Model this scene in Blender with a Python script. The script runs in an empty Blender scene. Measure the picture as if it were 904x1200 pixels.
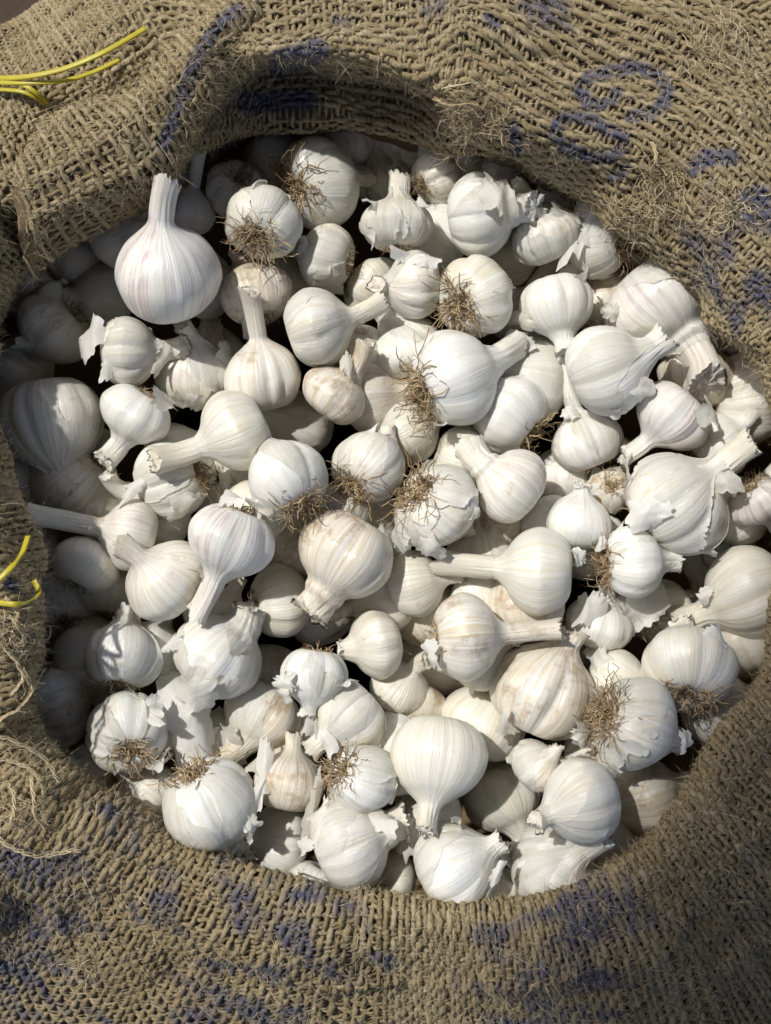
import bpy, math, random
import numpy as np
from mathutils import Vector, Matrix

# ------------------------------------------------------------------ camera, light, exposure
scene = bpy.context.scene
COL = scene.collection
H = 0.42                      # height of the heap's surface above the ground
DIST = 0.53                   # camera to heap
TILT = math.radians(9)
FOVY = 2 * math.atan(0.24 / DIST)
W0, H0 = 904.0, 1200.0        # measured layout grid of the photograph

look = np.array([0.0, 0.0, H])
back = np.array([0.0, -math.sin(TILT), math.cos(TILT)])
right = np.array([1.0, 0.0, 0.0])
up = np.cross(back, right)
cam_pos = look + back * DIST
cd = bpy.data.cameras.new('camera'); cam = bpy.data.objects.new('camera', cd); COL.objects.link(cam)
cam.matrix_world = Matrix(((right[0], up[0], back[0], cam_pos[0]), (right[1], up[1], back[1], cam_pos[1]),
                           (right[2], up[2], back[2], cam_pos[2]), (0, 0, 0, 1)))
cd.sensor_fit = 'VERTICAL'; cd.angle = FOVY; cd.clip_start = 0.02; cd.clip_end = 60
cd.dof.use_dof = True; cd.dof.focus_distance = DIST - 0.01; cd.dof.aperture_fstop = 13
scene.camera = cam

SUN_EL = math.radians(59)
sd = np.array([-0.84, 0.54]); sd = sd / np.linalg.norm(sd)
TO_SUN = np.array([sd[0] * math.cos(SUN_EL), sd[1] * math.cos(SUN_EL), math.sin(SUN_EL)])
wd = bpy.data.worlds.new('World'); scene.world = wd; wd.use_nodes = True
wn = wd.node_tree.nodes; wl = wd.node_tree.links
sky = wn.new('ShaderNodeTexSky'); sky.sky_type = 'NISHITA'; sky.sun_disc = False
sky.sun_elevation = SUN_EL; sky.sun_rotation = math.atan2(TO_SUN[0], TO_SUN[1])
sky.air_density = 0.8; sky.dust_density = 4.0; sky.ozone_density = 1.0
bg = wn['Background']; bg.inputs['Strength'].default_value = 0.125
wl.new(sky.outputs[0], bg.inputs['Color'])
ld = bpy.data.lights.new('sun', 'SUN'); ld.energy = 3.15; ld.angle = math.radians(1.2); ld.color = (1.0, 0.98, 0.935)
sun = bpy.data.objects.new('sun', ld); COL.objects.link(sun)
sun.rotation_euler = Vector(TO_SUN).to_track_quat('Z', 'Y').to_euler(); sun.location = (-2, 1.5, 3)
scene.view_settings.view_transform = 'Standard'; scene.view_settings.look = 'None'
scene.view_settings.exposure = 0.08; scene.view_settings.gamma = 1.0
scene.view_settings.use_curve_mapping = False
scene.cycles.max_bounces = 12; scene.cycles.diffuse_bounces = 7; scene.cycles.transmission_bounces = 6

# ------------------------------------------------------------------ helpers
PXS = (0.48 / H0) / DIST      # tangent per pixel
def ray(px, py):
    d = right * ((px - W0 / 2) * PXS) - up * ((py - H0 / 2) * PXS) - back
    return d / np.linalg.norm(d)
def P(px, py, z=0.0):
    """point of the place where the line of sight of a measured spot meets height H+z"""
    d = ray(px, py); s = (H + z - cam_pos[2]) / d[2]
    return cam_pos + d * s
def project(p):
    q = np.asarray(p) - cam_pos
    x = q @ right; y = q @ up; zz = -(q @ back)
    return W0 / 2 + x / zz / PXS, H0 / 2 - y / zz / PXS

def mesh_np(name, V, F, attrs=None, smooth=True):
    """V (n,3) float, F (m,4) or (m,3) int"""
    me = bpy.data.meshes.new(name)
    V = np.ascontiguousarray(V, dtype=np.float32); F = np.ascontiguousarray(F, dtype=np.int32)
    k = F.shape[1]
    me.vertices.add(len(V)); me.vertices.foreach_set('co', V.ravel())
    me.loops.add(F.size); me.loops.foreach_set('vertex_index', F.ravel())
    me.polygons.add(len(F)); me.polygons.foreach_set('loop_start', np.arange(0, F.size, k, dtype=np.int32))
    me.polygons.foreach_set('use_smooth', np.full(len(F), smooth))
    me.update(calc_edges=True)
    if attrs:
        for n, a in attrs.items():
            a = np.ascontiguousarray(a, dtype=np.float32)
            if a.ndim == 1:
                at = me.attributes.new(n, 'FLOAT', 'POINT'); at.data.foreach_set('value', a)
            else:
                at = me.attributes.new(n, 'FLOAT_VECTOR', 'POINT'); at.data.foreach_set('vector', a.ravel())
    return me
def link(name, me, mat, parent=None, kind=None):
    o = bpy.data.objects.new(name, me); COL.objects.link(o)
    if me is not None and mat is not None: me.materials.append(mat)
    if parent is not None: o.parent = parent
    if kind: o['kind'] = kind
    return o
def tag(o, label, cat, group=None):
    o['label'] = label; o['category'] = cat
    if group: o['group'] = group
    return o
def grid_faces(n, m, wrap_n=False, off=0):
    """quads of an n x m vertex grid (index i*m+j)"""
    i = np.arange(n if wrap_n else n - 1); j = np.arange(m - 1)
    I, J = np.meshgrid(i, j, indexing='ij'); I2 = (I + 1) % n
    return (np.stack([I * m + J, I2 * m + J, I2 * m + J + 1, I * m + J + 1], -1).reshape(-1, 4) + off)
def catmull(pts, ts, closed=False):
    """pts (n,...) sampled at ts in [0,n-1] (or [0,n) closed)"""
    pts = np.asarray(pts, float); n = len(pts)
    ts = np.asarray(ts, float)
    i = np.floor(ts).astype(int)
    if not closed: i = np.clip(i, 0, n - 2)
    f = (ts - i).reshape((-1,) + (1,) * (pts.ndim - 1))
    def g(k):
        return pts[k % n] if closed else pts[np.clip(k, 0, n - 1)]
    p0, p1, p2, p3 = g(i - 1), g(i), g(i + 1), g(i + 2)
    return 0.5 * (2 * p1 + (p2 - p0) * f + (2 * p0 - 5 * p1 + 4 * p2 - p3) * f ** 2 + (3 * p1 - p0 - 3 * p2 + p3) * f ** 3)
def tubes(paths, radii, sides=5):
    """paths (N,K,3); radii (N,K) -> V,F, ring params"""
    paths = np.asarray(paths, float); N, K, _ = paths.shape
    tg = np.gradient(paths, axis=1); tg /= np.linalg.norm(tg, axis=2, keepdims=True) + 1e-12
    ref = np.where(np.abs(tg[..., 2:3]) < 0.9, np.array([0, 0, 1.0]), np.array([1.0, 0, 0]))
    a = np.cross(tg, ref); a /= np.linalg.norm(a, axis=2, keepdims=True) + 1e-12
    b = np.cross(tg, a)
    th = np.arange(sides) * 2 * math.pi / sides
    V = paths[:, :, None] + radii[:, :, None, None] * (np.cos(th)[:, None] * a[:, :, None] + np.sin(th)[:, None] * b[:, :, None])
    n = np.arange(N); k = np.arange(K - 1); s = np.arange(sides)
    Nn, Kk, Ss = np.meshgrid(n, k, s, indexing='ij'); S2 = (Ss + 1) % sides
    base = Nn * K * sides
    F = np.stack([base + Kk * sides + Ss, base + Kk * sides + S2, base + (Kk + 1) * sides + S2, base + (Kk + 1) * sides + Ss], -1).reshape(-1, 4)
    return V.reshape(-1, 3), F

# ------------------------------------------------------------------ materials
class NT:
    def __init__(s, name):
        s.m = bpy.data.materials.new(name); s.m.use_nodes = True
        s.n = s.m.node_tree.nodes; s.l = s.m.node_tree.links
        s.b = s.n['Principled BSDF']; s.out = s.n['Material Output']
    def add(s, t, **kw):
        nd = s.n.new(t)
        for k, v in kw.items():
            if k.startswith('i_'): nd.inputs[k[2:].replace('_', ' ')].default_value = v
            else: setattr(nd, k, v)
        return nd
    def link(s, a, b): s.l.new(a, b)
    def attr(s, n): return s.add('ShaderNodeAttribute', attribute_name=n)
    def math(s, op, a, b=None, clamp=False):
        nd = s.add('ShaderNodeMath', operation=op, use_clamp=clamp)
        for k, v in enumerate((a, b)):
            if v is None: continue
            if isinstance(v, (int, float)): nd.inputs[k].default_value = v
            else: s.link(v, nd.inputs[k])
        return nd.outputs[0]
    def ramp(s, fac, a, b):
        nd = s.add('ShaderNodeMapRange'); nd.interpolation_type = 'SMOOTHSTEP'
        s.link(fac, nd.inputs['Value']); nd.inputs['From Min'].default_value = a; nd.inputs['From Max'].default_value = b
        return nd.outputs[0]
    def mix(s, fac, a, b, mode='MIX'):
        nd = s.add('ShaderNodeMix', data_type='RGBA', blend_type=mode)
        for sock, v in ((nd.inputs[0], fac), (nd.inputs[6], a), (nd.inputs[7], b)):
            if isinstance(v, (int, float)): sock.default_value = v
            elif isinstance(v, tuple): sock.default_value = (*v, 1.0)
            else: s.link(v, sock)
        return nd.outputs[2]
    def noise4(s, vec, w, scale, detail=3, rough=0.55):
        nd = s.add('ShaderNodeTexNoise', noise_dimensions='4D')
        s.link(vec, nd.inputs['Vector']); s.link(w, nd.inputs['W'])
        nd.inputs['Scale'].default_value = scale; nd.inputs['Detail'].default_value = detail; nd.inputs['Roughness'].default_value = rough
        return nd.outputs[0]
    def vmul(s, vec, xyz):
        nd = s.add('ShaderNodeVectorMath', operation='MULTIPLY'); s.link(vec, nd.inputs[0]); nd.inputs[1].default_value = xyz
        return nd.outputs[0]

def mat_garlic(name, white, cream, purple=0.0, brown=0.0, papery=False):
    k = NT(name)
    gv = k.attr('gv').outputs['Vector']; seed = k.attr('seed').outputs['Fac']
    sep = k.add('ShaderNodeSeparateXYZ'); k.link(gv, sep.inputs[0]); t = sep.outputs[2]
    oc = k.add('ShaderNodeTexCoord').outputs['Object']
    vein = k.noise4(k.vmul(gv, (13, 13, 1.1)), seed, 1.0, 3, 0.6)          # long veins from root to neck
    fine = k.noise4(k.vmul(gv, (42, 42, 2.2)), seed, 1.0, 2, 0.6)
    blot = k.noise4(oc, seed, 55.0, 3, 0.6)
    speck = k.noise4(oc, seed, 420.0, 3, 0.7)
    c = k.mix(k.ramp(vein, 0.42, 0.66), white, cream)
    c = k.mix(k.math('MULTIPLY', k.ramp(blot, 0.5, 0.72), 0.55), c, tuple(x * y for x, y in zip(cream, (0.97, 0.95, 0.88))))
    c = k.mix(k.math('MULTIPLY', k.ramp(fine, 0.52, 0.75), 0.26), c, tuple(x * y for x, y in zip(cream, (0.88, 0.84, 0.72))))
    if purple:
        pz = k.noise4(k.vmul(gv, (7, 7, 0.7)), seed, 1.0, 2, 0.55)
        c = k.mix(k.math('MULTIPLY', k.math('MULTIPLY', k.ramp(pz, 0.46, 0.68), k.ramp(blot, 0.40, 0.60)), purple), c, (0.40, 0.27, 0.30))
    bz = k.noise4(oc, seed, 75.0, 5, 0.7)
    c = k.mix(k.math('MULTIPLY', k.ramp(bz, 0.62 - 0.18 * brown, 0.76 - 0.16 * brown), 0.30 + 0.45 * brown), c, (0.36, 0.23, 0.11))
    c = k.mix(k.math('MULTIPLY', k.ramp(speck, 0.72, 0.80), 0.35), c, (0.30, 0.21, 0.12))
    c = k.mix(k.math('MULTIPLY', k.ramp(k.math('SUBTRACT', t, k.math('MULTIPLY', blot, 0.16)), 0.06, -0.05), 0.75), c, (0.36, 0.25, 0.13))     # dirty root plate
    if not papery:
        c = k.mix(k.math('MULTIPLY', k.ramp(t, 0.92, 1.25), 0.35), c, (0.70, 0.64, 0.50))  # dry neck
    k.link(c, k.b.inputs['Base Color'])
    r = k.math('ADD', k.math('MULTIPLY', blot, 0.3), 0.18 if not papery else 0.34)
    k.link(r, k.b.inputs['Roughness'])
    k.b.inputs['Specular IOR Level'].default_value = 0.5
    hgt = k.math('ADD', k.math('MULTIPLY', vein, 1.0), k.math('MULTIPLY', fine, 0.45))
    wr = k.noise4(oc, seed, 170.0, 3, 0.6)
    hgt = k.math('ADD', hgt, k.math('MULTIPLY', wr, 0.5 if not papery else 1.3))
    bp = k.add('ShaderNodeBump'); bp.inputs['Strength'].default_value = 0.55 if not papery else 0.55
    bp.inputs['Distance'].default_value = 0.0009; k.link(hgt, bp.inputs['Height']); k.link(bp.outputs[0], k.b.inputs['Normal'])
    if papery:
        tr = k.add('ShaderNodeBsdfTranslucent'); k.link(c, tr.inputs['Color'])
        mx = k.add('ShaderNodeMixShader'); mx.inputs[0].default_value = 0.38
        k.link(k.b.outputs[0], mx.inputs[1]); k.link(tr.outputs[0], mx.inputs[2]); k.link(mx.outputs[0], k.out.inputs['Surface'])
    else:
        k.b.inputs['Subsurface Weight'].default_value = 0.35
        k.b.inputs['Subsurface Radius'].default_value = (1.0, 0.8, 0.5)
        k.b.inputs['Subsurface Scale'].default_value = 0.0022
    return k.m
WHITE = (0.82, 0.82, 0.78); CREAM = (0.745, 0.725, 0.635)
MG = {'w': mat_garlic('garlic_white', WHITE, CREAM, purple=0.12, brown=0.18),
      'd': mat_garlic('garlic_tan_flecked', (0.80, 0.78, 0.705), (0.70, 0.65, 0.53), purple=0.28, brown=0.42),
      'c': mat_garlic('garlic_cream', (0.765, 0.75, 0.67), (0.68, 0.635, 0.51), brown=0.15),
      'p': mat_garlic('garlic_purple_veined', (0.79, 0.78, 0.74), (0.68, 0.64, 0.57), purple=0.60),
      'b': mat_garlic('garlic_brown_stained', (0.76, 0.73, 0.65), (0.64, 0.56, 0.41), purple=0.12, brown=0.75)}
MS = mat_garlic('garlic_paper_skin', (0.86, 0.855, 0.81), (0.79, 0.77, 0.68), papery=True)

def mat_root():
    k = NT('garlic_root')
    r = k.attr('rnd').outputs['Fac']
    c = k.mix(r, (0.22, 0.14, 0.065), (0.56, 0.43, 0.25))
    k.link(c, k.b.inputs['Base Color']); k.b.inputs['Roughness'].default_value = 0.8
    return k.m
MR = mat_root()

def mat_jute(name, backing=False):
    k = NT(name)
    oc = k.add('ShaderNodeTexCoord').outputs['Object']
    n1 = k.add('ShaderNodeTexNoise', i_Scale=28.0, i_Detail=3.0); k.link(oc, n1.inputs['Vector'])
    if backing:
        k.link(k.mix(n1.outputs[0], (0.15, 0.105, 0.052), (0.24, 0.175, 0.09)), k.b.inputs['Base Color'])  # darker than the yarns: shade of the weave gaps put into the colour
        k.b.inputs['Roughness'].default_value = 0.95; return k.m
    yc = k.attr('yc').outputs['Vector']; ink = k.attr('ink').outputs['Fac']
    sep = k.add('ShaderNodeSeparateXYZ'); k.link(yc, sep.inputs[0])
    fib = k.add('ShaderNodeTexNoise', i_Scale=1.0, i_Detail=3.0, i_Roughness=0.65)
    # fibres wound obliquely along each yarn: along (mm), around (turns), yarn id
    cmb = k.add('ShaderNodeCombineXYZ')
    k.link(k.math('MULTIPLY', sep.outputs[0], 0.55), cmb.inputs[0])
    k.link(k.math('ADD', k.math('MULTIPLY', sep.outputs[1], 7.0), k.math('MULTIPLY', sep.outputs[0], 1.3)), cmb.inputs[1])
    k.link(k.math('MULTIPLY', sep.outputs[2], 37.0), cmb.inputs[2])
    k.link(cmb.outputs[0], fib.inputs['Vector'])
    c = k.mix(sep.outputs[2], (0.345, 0.275, 0.152), (0.53, 0.45, 0.29))
    c = k.mix(k.ramp(fib.outputs[0], 0.35, 0.68), k.mix(1.0, c, (0.55, 0.50, 0.42), 'MULTIPLY'), c)
    c = k.mix(k.math('MULTIPLY', k.ramp(n1.outputs[0], 0.5, 0.75), 0.35), c, (0.33, 0.245, 0.125))
    n2 = k.add('ShaderNodeTexNoise', i_Scale=350.0, i_Detail=3.0); k.link(oc, n2.inputs['Vector'])
    inkf = k.math('MULTIPLY', ink, k.ramp(k.math('ADD', k.math('MULTIPLY', n2.outputs[0], 0.6), k.math('MULTIPLY', fib.outputs[0], 0.4)), 0.30, 0.50), clamp=True)
    c = k.mix(k.math('MULTIPLY', inkf, 0.90), c, (0.078, 0.086, 0.142))
    k.link(c, k.b.inputs['Base Color']); k.b.inputs['Roughness'].default_value = 0.88
    k.b.inputs['Specular IOR Level'].default_value = 0.25
    bp = k.add('ShaderNodeBump', i_Strength=0.9, i_Distance=0.0007); k.link(fib.outputs[0], bp.inputs['Height'])
    k.link(bp.outputs[0], k.b.inputs['Normal'])
    return k.m
MJ = mat_jute('jute_yarn'); MJB = mat_jute('jute_backing_gap_shade', True)
def mat_fibre():
    k = NT('jute_fibre'); r = k.attr('rnd').outputs['Fac']
    k.link(k.mix(r, (0.40, 0.30, 0.16), (0.68, 0.58, 0.38)), k.b.inputs['Base Color']); k.b.inputs['Roughness'].default_value = 0.7
    return k.m
MF = mat_fibre()
def mat_plastic():
    k = NT('yellow_plastic'); oc = k.add('ShaderNodeTexCoord').outputs['Object']
    n = k.add('ShaderNodeTexNoise', i_Scale=160.0, i_Detail=3.0); k.link(oc, n.inputs['Vector'])
    k.link(k.mix(n.outputs[0], (0.36, 0.30, 0.012), (0.52, 0.45, 0.03)), k.b.inputs['Base Color'])
    k.b.inputs['Roughness'].default_value = 0.42
    return k.m
MP = mat_plastic()
def mat_ground():
    k = NT('packed_earth'); oc = k.add('ShaderNodeTexCoord').outputs['Object']
    n = k.add('ShaderNodeTexNoise', i_Scale=14.0, i_Detail=8.0, i_Roughness=0.65); k.link(oc, n.inputs['Vector'])
    k.link(k.mix(n.outputs[0], (0.035, 0.022, 0.014), (0.08, 0.052, 0.032)), k.b.inputs['Base Color'])
    k.b.inputs['Roughness'].default_value = 0.95
    bp = k.add('ShaderNodeBump', i_Strength=0.8, i_Distance=0.01); k.link(n.outputs[0], bp.inputs['Height']); k.link(bp.outputs[0], k.b.inputs['Normal'])
    return k.m

# ------------------------------------------------------------------ ground and an added out-of-view sheet whose edge shades one side of the sack
gV = np.array([[-25, -25, 0], [25, -25, 0], [25, 25, 0], [-25, 25, 0]], float)
link('ground', mesh_np('ground', gV, np.array([[0, 1, 2, 3]])), mat_ground(), kind='structure')

def build_shade_blocker():  # sheet added out of view, only to cast shade on the rim
    a = P(860, 715, 0.02); b = P(560, 1200, 0.02)
    lift = TO_SUN / TO_SUN[2] * (3.4 - H)
    a, b = a + lift, b + lift
    e = (b - a); e[2] = 0; e /= np.linalg.norm(e)
    n = np.array([e[1], -e[0], 0.0])
    mid = (a + b) / 2
    if n @ (P(904, 1200) - P(452, 600)) < 0: n = -n
    NX, NY = 41, 21
    V = []
    for s in (0, 1):
        for i in range(NX):
            for j in range(NY):
                p = mid + e * (i / (NX - 1) - 0.5) * 4.4 + n * (j / (NY - 1)) * 3.2
                p = p + np.array([0, 0, -0.05 * math.sin(math.pi * j / (NY - 1)) + 0.008 * math.sin(i * 0.9) - 0.004 * s])
                V.append(p)
    f0 = grid_faces(NX, NY); f1 = f0[:, ::-1] + NX * NY
    rim = []
    top = lambda i, j: i * NY + j
    loop = [top(i, 0) for i in range(NX)] + [top(NX - 1, j) for j in range(1, NY)] + [top(i, NY - 1) for i in range(NX - 2, -1, -1)] + [top(0, j) for j in range(NY - 2, 0, -1)]
    for q in range(len(loop)):
        x, y = loop[q], loop[(q + 1) % len(loop)]
        rim.append([x, y, y + NX * NY, x + NX * NY])
    k = NT('shade_blocker_cloth'); oc = k.add('ShaderNodeTexCoord').outputs['Object']
    w = k.add('ShaderNodeTexNoise', i_Scale=60.0, i_Detail=4.0); k.link(oc, w.inputs['Vector'])
    k.link(k.mix(w.outputs[0], (0.16, 0.12, 0.08), (0.24, 0.19, 0.13)), k.b.inputs['Base Color']); k.b.inputs['Roughness'].default_value = 0.9
    o = link('shade_blocker', mesh_np('shade_blocker', np.array(V), np.vstack([f0, f1, np.array(rim)])), k.m)
    tag(o, 'added unseen brown sheet overhead that shades the sack rim', 'awning')
build_shade_blocker()

# ------------------------------------------------------------------ the sack
# around the mouth: inner edge, inner slope, crest, outer slope, outside  (measured spot, height above the heap)
ST = [
 ((450,1052),(450,1062),(450,1085),(450,1140),(450,1260), (-.002,.007,.006,-.022,-.145)),
 ((340,1034),(335,1045),(325,1070),(300,1130),(250,1260), (-.002,.007,.006,-.022,-.145)),
 ((230, 990),(222,1003),(205,1030),(165,1100),( 80,1240), (-.002,.008,.008,-.022,-.155)),
 ((140, 938),(130, 950),(110, 978),( 60,1050),(-40,1190), (.000,.010,.012,-.014,-.14)),
 (( 78, 895),( 62, 905),( 38, 935),(-15,1000),(-140,1100), (.006,.02,.03,.02,-.03)),
 (( 40, 850),( 25, 858),(  0, 872),(-60, 910),(-200, 980), (.010,.026,.036,.028,-.03)),
 (( 42, 760),( 28, 762),(  2, 768),(-60, 790),(-220, 820), (.016,.038,.054,.044,-.02)),
 (( 40, 660),( 25, 660),( -2, 660),(-65, 660),(-240, 660), (.016,.042,.060,.05,-.02)),
 (( 12, 575),( -5, 573),(-35, 570),(-100,560),(-280, 540), (.016,.044,.062,.052,-.02)),
 ((-15, 470),(-35, 468),(-70, 460),(-140,440),(-320, 400), (.020,.046,.064,.052,-.02)),
 ((-10, 370),(-30, 362),(-65, 350),(-140,320),(-320, 240), (.020,.046,.064,.052,-.02)),
 (( 40, 285),( 20, 262),(-10, 232),(-45, 165),(-110,  95), (.016,.036,.052,.042,-.03)),
 ((130, 225),(110, 190),( 85, 135),( 45,  65),( 22,   30), (.014,.026,.032,.022,-.09)),
 ((230, 170),(220, 130),(200,  80),(155,  12),(120, -40), (.012,.024,.034,.03,-.06)),
 ((300, 142),(298,  80),(300,  64),(285, -10),(240,-120), (.000,.010,.056,.046,-.02)),
 ((400, 143),(400,  80),(405,  60),(405, -20),(390,-150), (.000,.010,.058,.050,-.02)),
 ((490, 164),(490, 100),(497,  82),(500, -10),(490,-150), (.002,.014,.058,.056,0.0)),
 ((560, 180),(560, 150),(565, 100),(575,  20),(580,-120), (.012,.034,.056,.06,.01)),
 ((640, 216),(648, 188),(665, 130),(722,  25),(752, -25), (.012,.036,.058,.056,.01)),
 ((720, 258),(734, 230),(768, 168),(832,  72),(868,  35), (.012,.036,.058,.056,.01)),
 ((800, 318),(816, 290),(856, 238),(915, 150),(955, 110), (.012,.036,.058,.054,.01)),
 ((862, 385),(880, 362),(925, 320),(1000,260),(1090,190), (.012,.036,.054,.05,.0)),
 ((905, 450),(925, 435),(970, 410),(1050,380),(1180,330), (.012,.034,.05,.045,-.01)),
 ((935, 560),(955, 555),(1000,545),(1080,530),(1220,510), (.008,.026,.036,.028,-.03)),
 ((930, 690),(950, 692),(990, 700),(1060,715),(1200,740), (.004,.018,.024,.014,-.04)),
 ((895, 785),(910, 798),(940, 825),(1000,870),(1120,950), (-.002,.007,.006,-.022,-.145)),
 ((840, 860),(855, 875),(885, 910),(945, 970),(1050,1070), (-.002,.007,.006,-.022,-.145)),
 ((780, 945),(795, 960),(820, 995),(870,1060),(950,1180), (-.002,.007,.006,-.022,-.145)),
 ((715,1015),(725,1030),(745,1062),(780,1130),(830,1260), (-.002,.007,.006,-.022,-.145)),
 ((630,1062),(635,1075),(643,1100),(655,1160),(680,1280), (-.002,.007,.006,-.022,-.145)),
 ((540,1063),(541,1075),(544,1098),(550,1155),(560,1270), (-.002,.007,.006,-.022,-.145)),
]
rng = np.random.RandomState(7)
ctr = P(450, 600, 0)
def sack_controls():
    G = []
    for s in ST:
        pts = [P(*s[k], s[5][k]) for k in range(5)]
        I, O2 = pts[0], pts[4]
        out = I - ctr; out[2] = 0; out /= np.linalg.norm(out)
        w2 = I + out * 0.012 + np.array([0, 0, -0.03])
        w1 = I + out * 0.02; w1[2] = H - 0.12
        w0 = ctr + (I - ctr) * 0.8; w0[2] = H - 0.2
        o3 = O2 + out * 0.012; o3[2] = H - 0.2
        o4 = O2 - out * 0.02; o4[2] = 0.03
        o5 = O2 - out * 0.05; o5[2] = 0.002
        G.append([w0, w1, w2] + pts + [o3, o4, o5])
    return np.array(G)           # (n, 11, 3)

def smooth_noise(p, f, seed):
    r = np.random.RandomState(seed); out = np.zeros(p.shape[:-1])
    for _ in range(7):
        d = r.normal(size=3); d /= np.linalg.norm(d)
        out += np.sin(p @ d * f * r.uniform(0.6, 1.6) + r.uniform(0, 6.28))
    return out / 4.0

class Surf:
    """dense grid (nu,nv,3) with bilinear look-up by fractional index"""
    def __init__(s, D, closed):
        s.D = D; s.closed = closed; s.nu, s.nv = D.shape[:2]
        if closed:
            du = np.roll(D, -1, 0) - np.roll(D, 1, 0)
        else: du = np.gradient(D, axis=0)
        dv = np.gradient(D, axis=1)
        N = np.cross(du, dv); N /= np.linalg.norm(N, axis=2, keepdims=True) + 1e-12
        s.N = N
    def at(s, A, u, v):
        i = np.floor(u).astype(int); fu = (u - i)[..., None]
        if s.closed: i0, i1 = i % s.nu, (i + 1) % s.nu
        else: i0 = np.clip(i, 0, s.nu - 1); i1 = np.clip(i + 1, 0, s.nu - 1)
        v = np.clip(v, 0, s.nv - 1.001); j = np.floor(v).astype(int); fv = (v - j)[..., None]
        return (A[i0, j] * (1 - fu) + A[i1, j] * fu) * (1 - fv) + (A[i0, j + 1] * (1 - fu) + A[i1, j + 1] * fu) * fv

def dense(G, nu, nv, closed, jrange=None):
    n, m = G.shape[:2]
    j0, j1 = jrange or (0, m - 1)
    A = catmull(np.swapaxes(G, 0, 1), np.linspace(j0, j1, nv))          # (nv, n, 3)
    A = np.swapaxes(A, 0, 1)
    B = catmull(A, np.arange(nu) * n / nu if closed else np.linspace(0, n - 1, nu), closed)
    # even spacing along v by mean arc length
    seg = np.linalg.norm(np.diff(B, axis=1), axis=2)
    out = np.empty_like(B)
    cum = np.concatenate([np.zeros((nu, 1)), np.cumsum(seg, 1)], 1)
    for i in range(nu):
        q = np.linspace(0, cum[i, -1], nv)
        for c in range(3): out[i, :, c] = np.interp(q, cum[i], B[i, :, c])
    # even spacing along u for open patches
    return out

# ---- ink: strokes and blotches of faded blue print on the cloth
def cr(pts, ox, oy, k=2.825): return [(ox + x / k, oy + y / k) for x, y in pts]
STROKES = [
 (cr([(300,345),(272,300),(300,255),(370,235),(450,222),(520,240),(560,290),(555,335),(510,375),(440,385)], 584, 0), 7.5),
 (cr([(285,330),(330,352),(375,335),(395,305)], 584, 0), 6),
 (cr([(205,395),(185,440),(215,490),(290,520),(370,525),(412,490),(420,455),(365,430)], 584, 0), 7.5),
 (cr([(200,395),(250,385),(310,398),(350,425)], 584, 0), 7),
 (cr([(650,560),(690,520),(770,520)], 584, 0), 10),
 (cr([(50,420),(60,500)], 584, 0), 7),
 (cr([(380,590),(420,560)], 584, 0), 6),
 (cr([(790,30),(740,70),(690,130),(650,200),(620,280),(590,360),(540,480)], 0, 0), 8),
 ([(330,75),(370,60)], 16), ([(290,120),(360,118)], 12),
 ([(572,20),(582,28)], 6),
]
BLOTS = [(850,290,34),(880,345,26),(890,255,20),(30,1050,42),(75,1065,24),(20,1130,55),(150,985,26),(135,955,16),(200,1020,20),(255,1010,22),
 (190,1055,20),(90,1000,18),(60,1090,26),(290,1050,16),(365,1045,26),(340,1100,24),(250,1150,22),(300,1175,24),(400,1060,18),(560,1090,15),(575,1120,15),(605,1160,28),
 (640,1140,16),(620,1195,30),(320,1140,18),(355,1120,16),(385,1140,14),(700,1090,42),(690,1150,32),(255,1175,18),(225,1190,16),(320,1030,14),(420,1080,12),(300,1010,12),
 (340,1190,16),(10,740,16),(15,690,12),(870,1005,0),(405,30,10),(570,20,0),(640,5,14),(500,3,12),(450,1130,10),(280,1095,14)]
def ink_at(p):
    px, py = project(p)
    val = np.zeros(len(px))
    for pts, w in STROKES:
        pts = np.array(pts, float)
        for a, b in zip(pts[:-1], pts[1:]):
            d = b - a; L = d @ d
            t = np.clip(((px - a[0]) * d[0] + (py - a[1]) * d[1]) / L, 0, 1)
            q = np.hypot(px - a[0] - t * d[0], py - a[1] - t * d[1])
            val = np.maximum(val, np.clip((w + 2.5 - q) / 4.0, 0, 1))
    nz = smooth_noise(p, 220.0, 5) + 0.7 * smooth_noise(p, 480.0, 6)
    for x, y, r in BLOTS:
        if r <= 0: continue
        r = r * 1.5
        q = np.hypot(px - x, py - y) / r
        val = np.maximum(val, np.clip((1.1 - q + nz * 0.8) * 0.95, 0, 1))
    return val

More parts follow.
